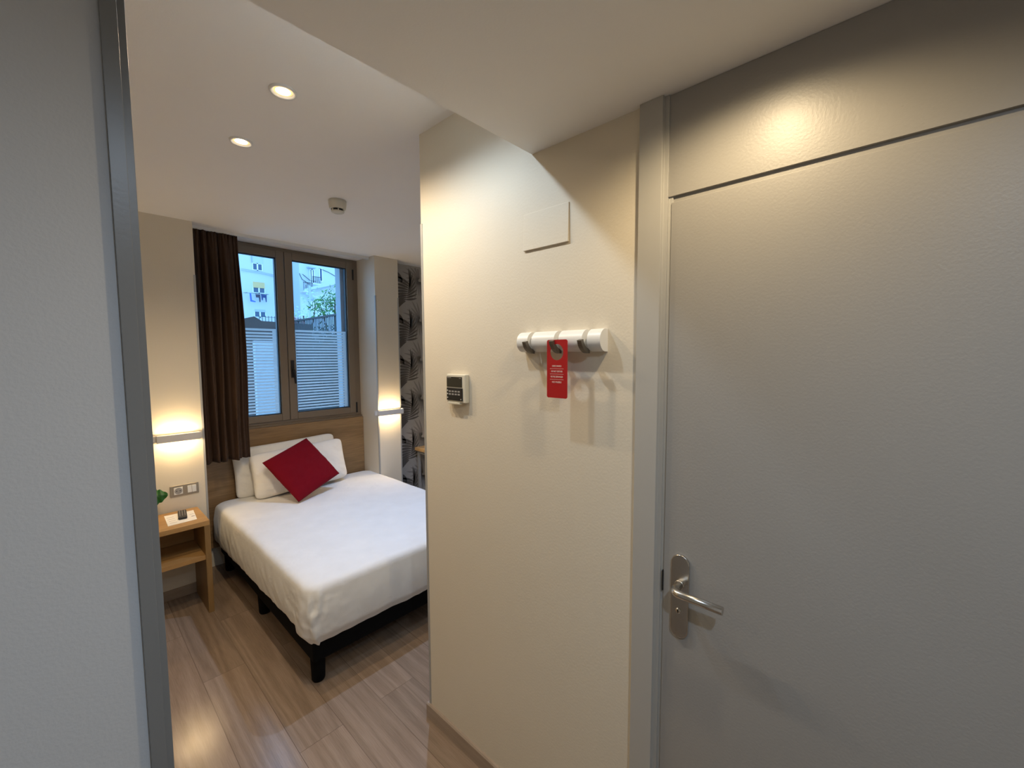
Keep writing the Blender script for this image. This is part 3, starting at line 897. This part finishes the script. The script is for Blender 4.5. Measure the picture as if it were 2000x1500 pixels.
for hy in (0.6605, 0.7605, 0.8665):
    path = []
    for i in range(13):
        a = radians(272 - i * 6.6)
        path.append((1.038 + 0.040 * cos(a), hy, 1.7005 + 0.041 * sin(a)))
    b = MB()
    t = 0.0065
    for i in range(12):
        p, q = Vector(path[i]), Vector(path[i + 1])
        ax = (q - p); n_ = Vector((-ax.z, 0, ax.x)).normalized()
        b.prism([p - n_ * t + Vector((0, -0.007, 0)), q - n_ * t + Vector((0, -0.007, 0)), q + n_ * t + Vector((0, -0.007, 0)), p + n_ * t + Vector((0, -0.007, 0))], (0, 0.014, 0))
    b.build('hook', M['nickel'], hk, label='dark nickel flip-out hook')

# red door hanger card
dh = thing('door_hanger', 'red card door hanger with a round hole hanging from the middle hook', 'door hanger', (1.004, 0.7445, 1.60))
CX = 1.004
cy0, cy1, cz0, cz1, cr_ = 0.707, 0.782, 1.520, 1.694, 0.006
hyc, hzc, hr = 0.7455, 1.657, 0.024
bm = bmesh.new()
def outline():
    pts = []
    for (yc, zc, a0) in ((cy1 - cr_, cz1 - cr_, 0), (cy0 + cr_, cz1 - cr_, 90), (cy0 + cr_, cz0 + cr_, 180), (cy1 - cr_, cz0 + cr_, 270)):
        for i in range(6):
            a = radians(a0 + i * 18)
            pts.append((yc + cr_ * cos(a), zc + cr_ * sin(a)))
    return pts
outer = outline()
a0 = radians(62)
gap = radians(8)
hole = [(hyc + hr * cos(a0 + gap + (2 * pi - 2 * gap) * i / 40), hzc + hr * sin(a0 + gap + (2 * pi - 2 * gap) * i / 40)) for i in range(41)]
# slit from the hole to the top edge
sy = cy1 - 0.016
top_i = 5
loop = outer[6:] + outer[:6]            # starts after the first top corner
ring_pts = [(sy - 0.0035, cz1)] + outer[6:] + outer[:6] + [(sy + 0.0035, cz1)] + hole
bv = [bm.verts.new((CX, y, z)) for y, z in ring_pts]
be = [bm.edges.new((bv[i], bv[(i + 1) % len(bv)])) for i in range(len(bv))]
bmesh.ops.triangle_fill(bm, use_beauty=True, use_dissolve=False, edges=be)
me = bpy.data.meshes.new('card')
for v in bm.verts: v.co -= dh.location
bm.to_mesh(me); bm.free(); me.materials.append(M['red'])
co = bpy.data.objects.new('card', me); COL.objects.link(co); co.parent = dh
sm = co.modifiers.new('thickness', 'SOLIDIFY'); sm.thickness = 0.0012; sm.offset = 0
for txt, zz, sz, wd in (('DESCANSO', 1.6155, 0.0072, 0.034), ("DO NOT DISTURB", 1.5995, 0.0072, 0.041), ('NE PAS DERANGER', 1.5835, 0.0072, 0.045), ('NO PASSEU', 1.5675, 0.0072, 0.034)):
    fc = bpy.data.curves.new('lettering', 'FONT')
    fc.body = txt; fc.size = sz; fc.align_x = 'CENTER'; fc.align_y = 'CENTER'; fc.extrude = 0.0001; fc.offset = 0.00010
    fo = bpy.data.objects.new('lettering', fc); COL.objects.link(fo)
    dg = bpy.context.evaluated_depsgraph_get()
    lm = bpy.data.meshes.new_from_object(fo.evaluated_get(dg))
    bpy.data.objects.remove(fo); bpy.data.curves.remove(fc)
    k = wd / max(1e-4, max(v.co.x for v in lm.vertices) - min(v.co.x for v in lm.vertices))
    for v in lm.vertices:                       # the lettering faces -X
        x, y, z = v.co
        v.co = (CX - 0.0010 - z - dh.location.x, 0.7450 - x * k - dh.location.y, zz + y - dh.location.z)
    lm.materials.clear(); lm.materials.append(M['print'])
    lo_ = bpy.data.objects.new('lettering', lm); COL.objects.link(lo_); lo_.parent = dh
    lo_['label'] = 'line of pale small capitals'
mb = MB()
for zz in (1.6075, 1.5915, 1.5755):
    mb.box(CX - 0.0011, CX - 0.0007, 0.720, 0.770, zz - 0.0004, zz + 0.0004)
mb.build('divider_line', M['print'], dh, label='thin pale dividing lines')

# ------------------------------------------------------------------ door_1 with transom panel
dr = sroot('door_1', (XW, 0.03, 0))
FX = 1.048
FY0, FY1 = 0.4535, 0.516
mb = MB()
mb.prism([(FX, FY0 + 0.001, 0), (FX, FY1, 0), (XW + 0.06, FY1, 0), (XW + 0.06, FY0 - 0.022, 0), (XW + 0.004, FY0 - 0.022, 0), (XW + 0.004, FY0 - 0.011, 0), (XW - 0.004, FY0 - 0.011, 0), (XW - 0.004, FY0, 0)], (0, 0, ZS))
mb.build('door_frame', M['frame'], dr, bevel=0.001)
mb = MB(); mb.box(FX, XW + 0.06, -0.46, -0.397, 0, ZS); mb.build('door_frame', M['frame'], dr, bevel=0.001)
MB().box(XW + 0.008, XW + 0.06, -0.397, FY0 - 0.022, 2.028, ZS).box(XW, XW + 0.008, -0.397, FY0 + 0.0005, 2.0445, ZS - 0.001).build('transom_panel', M['door'], dr)
LY1 = 0.4345
MB().box(XW, XW + 0.042, -0.392, LY1, 0.008, 2.0285).build('door_leaf', M['door'], dr, bevel=0.0012)
MB().box(XW + 0.020, XW + 0.055, LY1 - 0.001, LY1 + 0.008, 0.008, 2.0).build('shadow_gap', M['gap'], dr, label='dark gap at the closing edge')
MB().box(XW - 0.003, XW + 0.02, FY0 - 0.0195, FY0 - 0.0165, 1.02, 1.075).build('strike_plate', M['gap'], dr, label='dark latch keep')
# handle plate (rounded ends), lever, lock
def stadium(yc, zc, w, h, x, n=14):
    r = w / 2; pts = []
    for i in range(n + 1):
        a = pi * i / n; pts.append((x, yc + r * cos(a), zc + h / 2 - r + r * sin(a)))
    for i in range(n + 1):
        a = pi + pi * i / n; pts.append((x, yc + r * cos(a), zc - h / 2 + r + r * sin(a)))
    return pts
hp = MB(); hp.prism(stadium(0.3885, 1.0225, 0.046, 0.222, XW - 0.008), (0.008, 0, 0))
plate = hp.build('handle_plate', M['steel'], dr, bevel=0.0022, segs=3, label='brushed steel handle plate')
pth = [(XW - 0.008, 0.389, 1.054), (XW - 0.034, 0.389, 1.054)]
for i in range(1, 9):
    a = radians(i * 90 / 8)
    pth.append((XW - 0.034 - 0.018 * sin(a), 0.389 - 0.018 * (1 - cos(a)), 1.054))
pth.append((XW - 0.052, 0.272, 1.054))
lv = MB(); lv.tube(pth, 0.0098, 20)
lv.lathe([(0.0122, 0.0), (0.0122, -0.002), (0.011, -0.003)], (XW - 0.008, 0.389, 1.054), 24, 'X', cap=True)
lv.build('handle_lever', M['steel'], dr, label='brushed steel lever handle')
lk = MB(); lk.lathe([(0.0, -0.004), (0.006, -0.004), (0.0072, -0.002), (0.0072, 0.0)], (XW - 0.008, 0.390, 0.985), 20, 'X')
lk.build('lock_button', M['steel'], dr)
MB().box(XW - 0.0125, XW - 0.012, 0.3885, 0.3915, 0.981, 0.989).build('lock_slot', M['gap'], dr)

# ------------------------------------------------------------------ outside the window
structure(MB().box(-6, 16, 4.06, 60, -0.5, -0.3).build('ground_outside', M['paving']))
tw = MB().box(1.86, 2.22, 6.6, 6.7, -0.3, 1.86).build('garden_screen', M['facade2'])
tag(tw, 'plain white garden screen behind the striped film of the window', 'screen')

# back garden wall with coping and spiked railing
gw = thing('garden_wall', 'low brown masonry wall with a thin spiked railing behind the window', 'garden wall', (2.5, 9.1, -0.3))
mb = MB(); mb.prism([(1.2, 9.0, -0.3), (3.6, 9.0, -0.3), (3.6, 9.0, 2.30), (2.67, 9.0, 2.32), (2.55, 9.0, 2.40), (2.36, 9.0, 2.345), (1.2, 9.0, 2.30)], (0, 0.25, 0)); mb.build('masonry', M['brick'], gw)
mb = MB()
for i in range(16):
    x = 2.66 + i * 0.055
    mb.tube([(x, 9.1, 2.30), (x, 9.1, 2.43)], 0.005, 6)
mb.tube([(2.64, 9.1, 2.405), (3.52, 9.1, 2.405)], 0.004, 6)
mb.build('railing', M['iron'], gw, label='thin dark railing')

# side fence along +Y and the hedge behind it
sf = thing('iron_fence', 'dark iron bar fence in front of the hedge outside the window', 'fence', (3.03, 7.2, -0.3))
mb = MB()
for i in range(52):
    y = 5.9 + i * 0.056
    mb.tube([(3.03, y, -0.3), (3.03, y, 2.30)], 0.008, 6)
mb.build('bar', M['iron'], sf)
MB().box(3.015, 3.045, 5.85, 8.85, 2.285, 2.315).box(3.015, 3.045, 5.85, 8.85, 1.72, 1.745).build('rail', M['iron'], sf)

def leaf_cloud(b, c, r, n, size, seed, flat=1.0):
    g = random.Random(seed)
    for _ in range(n):
        while True:
            p = Vector((g.uniform(-1, 1), g.uniform(-1, 1), g.uniform(-1, 1)))
            if p.length < 1: break
        p = Vector(c) + Vector((p.x * r[0], p.y * r[1], p.z * r[2]))
        a = Vector((g.uniform(-1, 1), g.uniform(-1, 1), g.uniform(-1, 1))).normalized()
        s = a.orthogonal().normalized(); k = size * g.uniform(0.6, 1.3)
        b._add([p, p + a * k + s * k * 0.35, p + a * 2 * k, p + a * k - s * k * 0.35], [(0, 1, 2, 3)])
mb = MB()
for i in range(9):
    leaf_cloud(mb, (3.42, 5.95 + i * 0.31, 1.1 + 0.06 * sin(i * 2)), (0.26, 0.30, 1.12), 1500, 0.045, i)
hd = mb.build('foliage', M['hedge'])
hd.name = 'hedge'
tag(hd, 'dense dark green hedge growing along the iron fence', 'hedge')

def leafy_tree(name, label, base, crowns, m, size, seed):
    t = thing(name, label, 'tree', base)
    b = MB()
    for i, (c, r, n) in enumerate(crowns): leaf_cloud(b, c, r, n, size, seed + i)
    b.build('crown', m, t)
    b = MB(); c0 = Vector(crowns[0][0])
    b.tube([base, (Vector(base) + c0) / 2 + Vector((0.08, 0.05, 0)), c0], [0.05, 0.04, 0.02], 8)
    for c, r, n in crowns[1:]: b.tube([(Vector(base) + c0) / 2, c], [0.03, 0.012], 6)
    b.build('trunk', M['bark'], t)
    return t
leafy_tree('garden_tree', 'bright green leafy tree rising above the iron fence', (5.6, 12.6, -0.3),
           [((5.75, 12.6, 3.35), (0.42, 0.4, 0.35), 230), ((5.35, 12.6, 3.05), (0.36, 0.3, 0.3), 170), ((6.0, 12.5, 3.7), (0.25, 0.3, 0.4), 110)], M['treeleaf'], 0.075, 40)
leafy_tree('pale_shrub', 'pale green sparse shrub beside the post of the canopy', (5.05, 13.2, -0.3),
           [((5.05, 13.2, 2.85), (0.3, 0.3, 0.35), 130), ((5.45, 13.2, 3.35), (0.5, 0.3, 0.4), 120)], M['paleleaf'], 0.045, 60)
mb = MB(); leaf_cloud(mb, (4.62, 12.6, 2.62), (0.26, 0.2, 0.16), 160, 0.04, 77); leaf_cloud(mb, (4.62, 12.6, 1.1), (0.2, 0.2, 1.42), 260, 0.04, 78)
pk = mb.build('flowering_bush', M['pink']); tag(pk, 'pink blossoming bush left of the shrub beyond the garden wall', 'bush')
pk['label'] = 'pink blossoming bush beyond the garden wall'

# apartment blocks: positions at 40 m scale out along the view
YA = 40.0
def q(x16, z16, Y=YA):
    k = Y / 16.0
    return x16 * k, 1.65 + (z16 - 1.65) * k
ap = thing('apartment_building', 'pale blue-white apartment block with stacked small windows and a yellow blind', 'building', (11.5, YA, -0.3))
x1, _ = q(6.02, 3)
MB().box(4.0, x1, YA, YA + 6, -0.3, 26).build('facade', M['facade'], ap)
def ext_window(par, x0, x1, z0, z1, Y, mull=1, blind=None, dark=None):
    w = ring_frame(MB(), x0, x1, z0, z1, Y - 0.06, Y + 0.02, 0.05, 0.05, 0.05, 0.05)
    for i in range(mull):
        xm = x0 + (x1 - x0) * (i + 1) / (mull + 1); w.box(xm - 0.05, xm + 0.05, Y - 0.06, Y + 0.02, z0, z1)
    w = w.build('window', M['extwhite'], par)
    MB().box(x0 + 0.04, x1 - 0.04, Y - 0.02, Y - 0.008, z0 + 0.04, z1 - 0.04).build('pane', M['extglass'], w)
    if blind: MB().box(x0 + 0.02, x1 - 0.02, Y - 0.09, Y - 0.05, z1 - (z1 - z0) * blind[0], z1).build('blind', blind[1], w, label=blind[2])
    return w
def ew(par, a, b, c, d, Y, **k):
    x0, z0 = q(a, c, Y); x1_, z1 = q(b, d, Y)
    return ext_window(par, x0, x1_, z0, z1, Y, **k)
ew(ap, 4.54, 4.84, 4.52, 4.76, YA)
MB().box(*[v for v in (q(4.53, 0)[0], q(4.86, 0)[0])], YA - 0.05, YA + 0.02, q(0, 4.77)[1], q(0, 5.05)[1]).build('shutter_box', M['facade2'], ap, label='pale closed shutter box')
ew(ap, 4.52, 4.89, 3.765, 4.134, YA, blind=(0.52, M['blind'], 'yellow roller blind'))
ew(ap, 4.53, 4.88, 2.95, 3.218, YA, blind=(0.3, M['extgrey'], 'grey roller blind'))
ew(ap, 3.5, 3.8, 4.52, 4.76, YA); ew(ap, 3.5, 3.8, 3.75, 4.12, YA)
mb = MB()
for zz in (4.47, 4.52):
    mb.tube([(q(4.2, 0)[0], YA - 0.1, q(0, zz - 0.01)[1]), (q(4.75, 0)[0], YA - 0.1, q(0, zz - 0.03)[1]), (q(5.6, 0)[0], YA - 0.1, q(0, zz - 0.13)[1])], 0.02, 6)
mb.tube([(q(4.53, 0)[0], YA - 0.1, q(0, 4.76)[1]), (q(4.53, 0)[0], YA - 0.1, q(0, 5.8)[1])], 0.02, 6)
mb.build('facade_cable', M['extgrey'], ap)
pxx = q(6.0, 0)[0]
MB().tube([(pxx, YA - 0.12, -0.3), (pxx, YA - 0.12, 22)], 0.045, 8).build('drainpipe', M['extgrey'], ap)

# laundry on the block
def garment(name, pts, m, label):
    mb = MB(); mb.prism([(q(a, b)[0], YA - 0.45, q(a, b)[1]) for a, b in pts], (0, 0.03, 0))
    o = mb.build(name, m); tag(o, label, 'laundry', 'laundry under the yellow blind')
garment('blue_towel', [(4.375, 3.725), (4.42, 3.725), (4.435, 3.50), (4.54, 3.47), (4.54, 3.44), (4.39, 3.45)], M['blue'], 'blue L-shaped cloth hanging outside beside the dark laundry')
garment('dark_trousers', [(4.55, 3.70), (4.69, 3.71), (4.69, 3.46), (4.655, 3.45), (4.645, 3.60), (4.56, 3.60)], M['darkcloth'], 'dark trousers on the line under the yellow blind window')
garment('dark_skirt', [(4.71, 3.72), (4.88, 3.71), (4.875, 3.47), (4.85, 3.47), (4.835, 3.61), (4.77, 3.61), (4.76, 3.52), (4.735, 3.52)], M['darkblue'], 'dark blue garment on the line under the yellow blind window')
mb = MB(); mb.tube([(q(4.2, 0)[0], YA - 0.43, q(0, 3.72)[1]), (q(4.95, 0)[0], YA - 0.43, q(0, 3.735)[1])], 0.015, 6)
for a in (4.3, 4.6, 4.92): mb.tube([(q(a, 0)[0], YA, q(0, 3.735)[1]), (q(a, 0)[0], YA - 0.46, q(0, 3.735)[1])], 0.015, 6)
cl = mb.build('clothes_line', M['iron']); tag(cl, 'thin clothes line carrying laundry on the pale block', 'clothes line')

# second block with balconies
YB = 38.0
bb_ = thing('balcony_building', 'pale apartment block with iron balconies behind the grey canopy', 'building', (16, YB, -0.3))
xa = q(6.03, 0, YB)[0]
MB().box(xa, 24, YB, YB + 1.6, -0.3, 26).build('facade', M['facade2'], bb_)
ew(bb_, 6.74, 6.86, 4.42, 4.90, YB, mull=0)
ew(bb_, 6.40, 6.56, 4.30, 4.82, YB, mull=1)
ew(bb_, 6.20, 6.28, 3.99, 4.26, YB, mull=0)
ew(bb_, 6.42, 6.56, 3.2, 3.66, YB, mull=1)
def balcony(a, b, z, ztop):
    x0, zz = q(a, z, YB); x1_, zt = q(b, ztop, YB)
    s = MB().box(x0, x1_, YB - 0.8, YB + 0.01, zz - 0.12, zz).build('balcony_slab', M['facade'], bb_)
    m_ = MB()
    n = 9
    for i in range(n): m_.tube([(x0 + 0.03 + (x1_ - x0 - 0.06) * i / (n - 1), YB - 0.77, zz), (x0 + 0.03 + (x1_ - x0 - 0.06) * i / (n - 1), YB - 0.77, zt)], 0.018, 6)
    m_.box(x0, x1_, YB - 0.79, YB - 0.75, zt, zt + 0.04)
    m_.build('balcony_railing', M['iron'], s)
balcony(6.03, 6.36, 3.97, 4.26)
balcony(6.36, 6.66, 4.28, 4.50)
MB().box(q(6.30, 0, YB)[0], q(6.56, 0, YB)[0], YB - 0.5, YB, q(0, 4.84, YB)[1], q(0, 4.88, YB)[1]).build('lintel_canopy', M['extgrey'], bb_)
MB().box(q(6.30, 0, YB)[0], q(6.60, 0, YB)[0], YB - 0.4, YB, q(0, 3.72, YB)[1], q(0, 3.75, YB)[1]).build('lintel_canopy', M['extgrey'], bb_)

# terrace canopy on posts
YK = 30.0
ck = thing('terrace_canopy', 'grey sloping terrace canopy on posts in front of the balcony block', 'canopy', (12.5, YK, -0.3))
def k3(x16, z16, Y): 
    a, b = q(x16, z16, Y); return Vector((a, Y, b))
mb = MB()
a, b, c, d = k3(6.42, 4.17, YK), k3(7.60, 4.60, YK), k3(7.60, 4.46, YK), k3(6.42, 4.07, YK)
mb.prism([a, b, c, d], (0, 1.2, 0)); mb.build('roof_edge', M['facade2'], ck)
mb = MB(); a, b, c, d = k3(6.45, 4.07, YK), k3(7.60, 4.46, YK), k3(7.60, 4.20, YK), k3(6.50, 3.84, YK)
mb.prism([a + Vector((0, 0.3, 0)), b + Vector((0, 0.3, 0)), c + Vector((0, 0.3, 0)), d + Vector((0, 0.3, 0))], (0, 0.2, 0)); mb.build('valance', M['canopy'], ck)
for a in (6.37, 7.75):
    p0 = k3(a, 4.22, YK + 0.0); MB().box(p0.x - 0.06, p0.x + 0.06, YK - 0.06, YK + 0.06, -0.3, p0.z).build('post', M['extgrey'], ck)

# cables strung across the front of the balcony block
for pts in (((6.035, 4.62), (6.12, 4.42), (6.35, 4.28)), ((6.15, 4.60), (6.42, 4.40), (6.60, 4.40)), ((6.75, 4.90), (7.1, 4.80), (7.5, 4.62))):
    mb = MB(); mb.tube([k3(a, b, YB - 0.05) for a, b in pts], 0.022, 6)
    mb.build('cable', M['iron'], bb_)
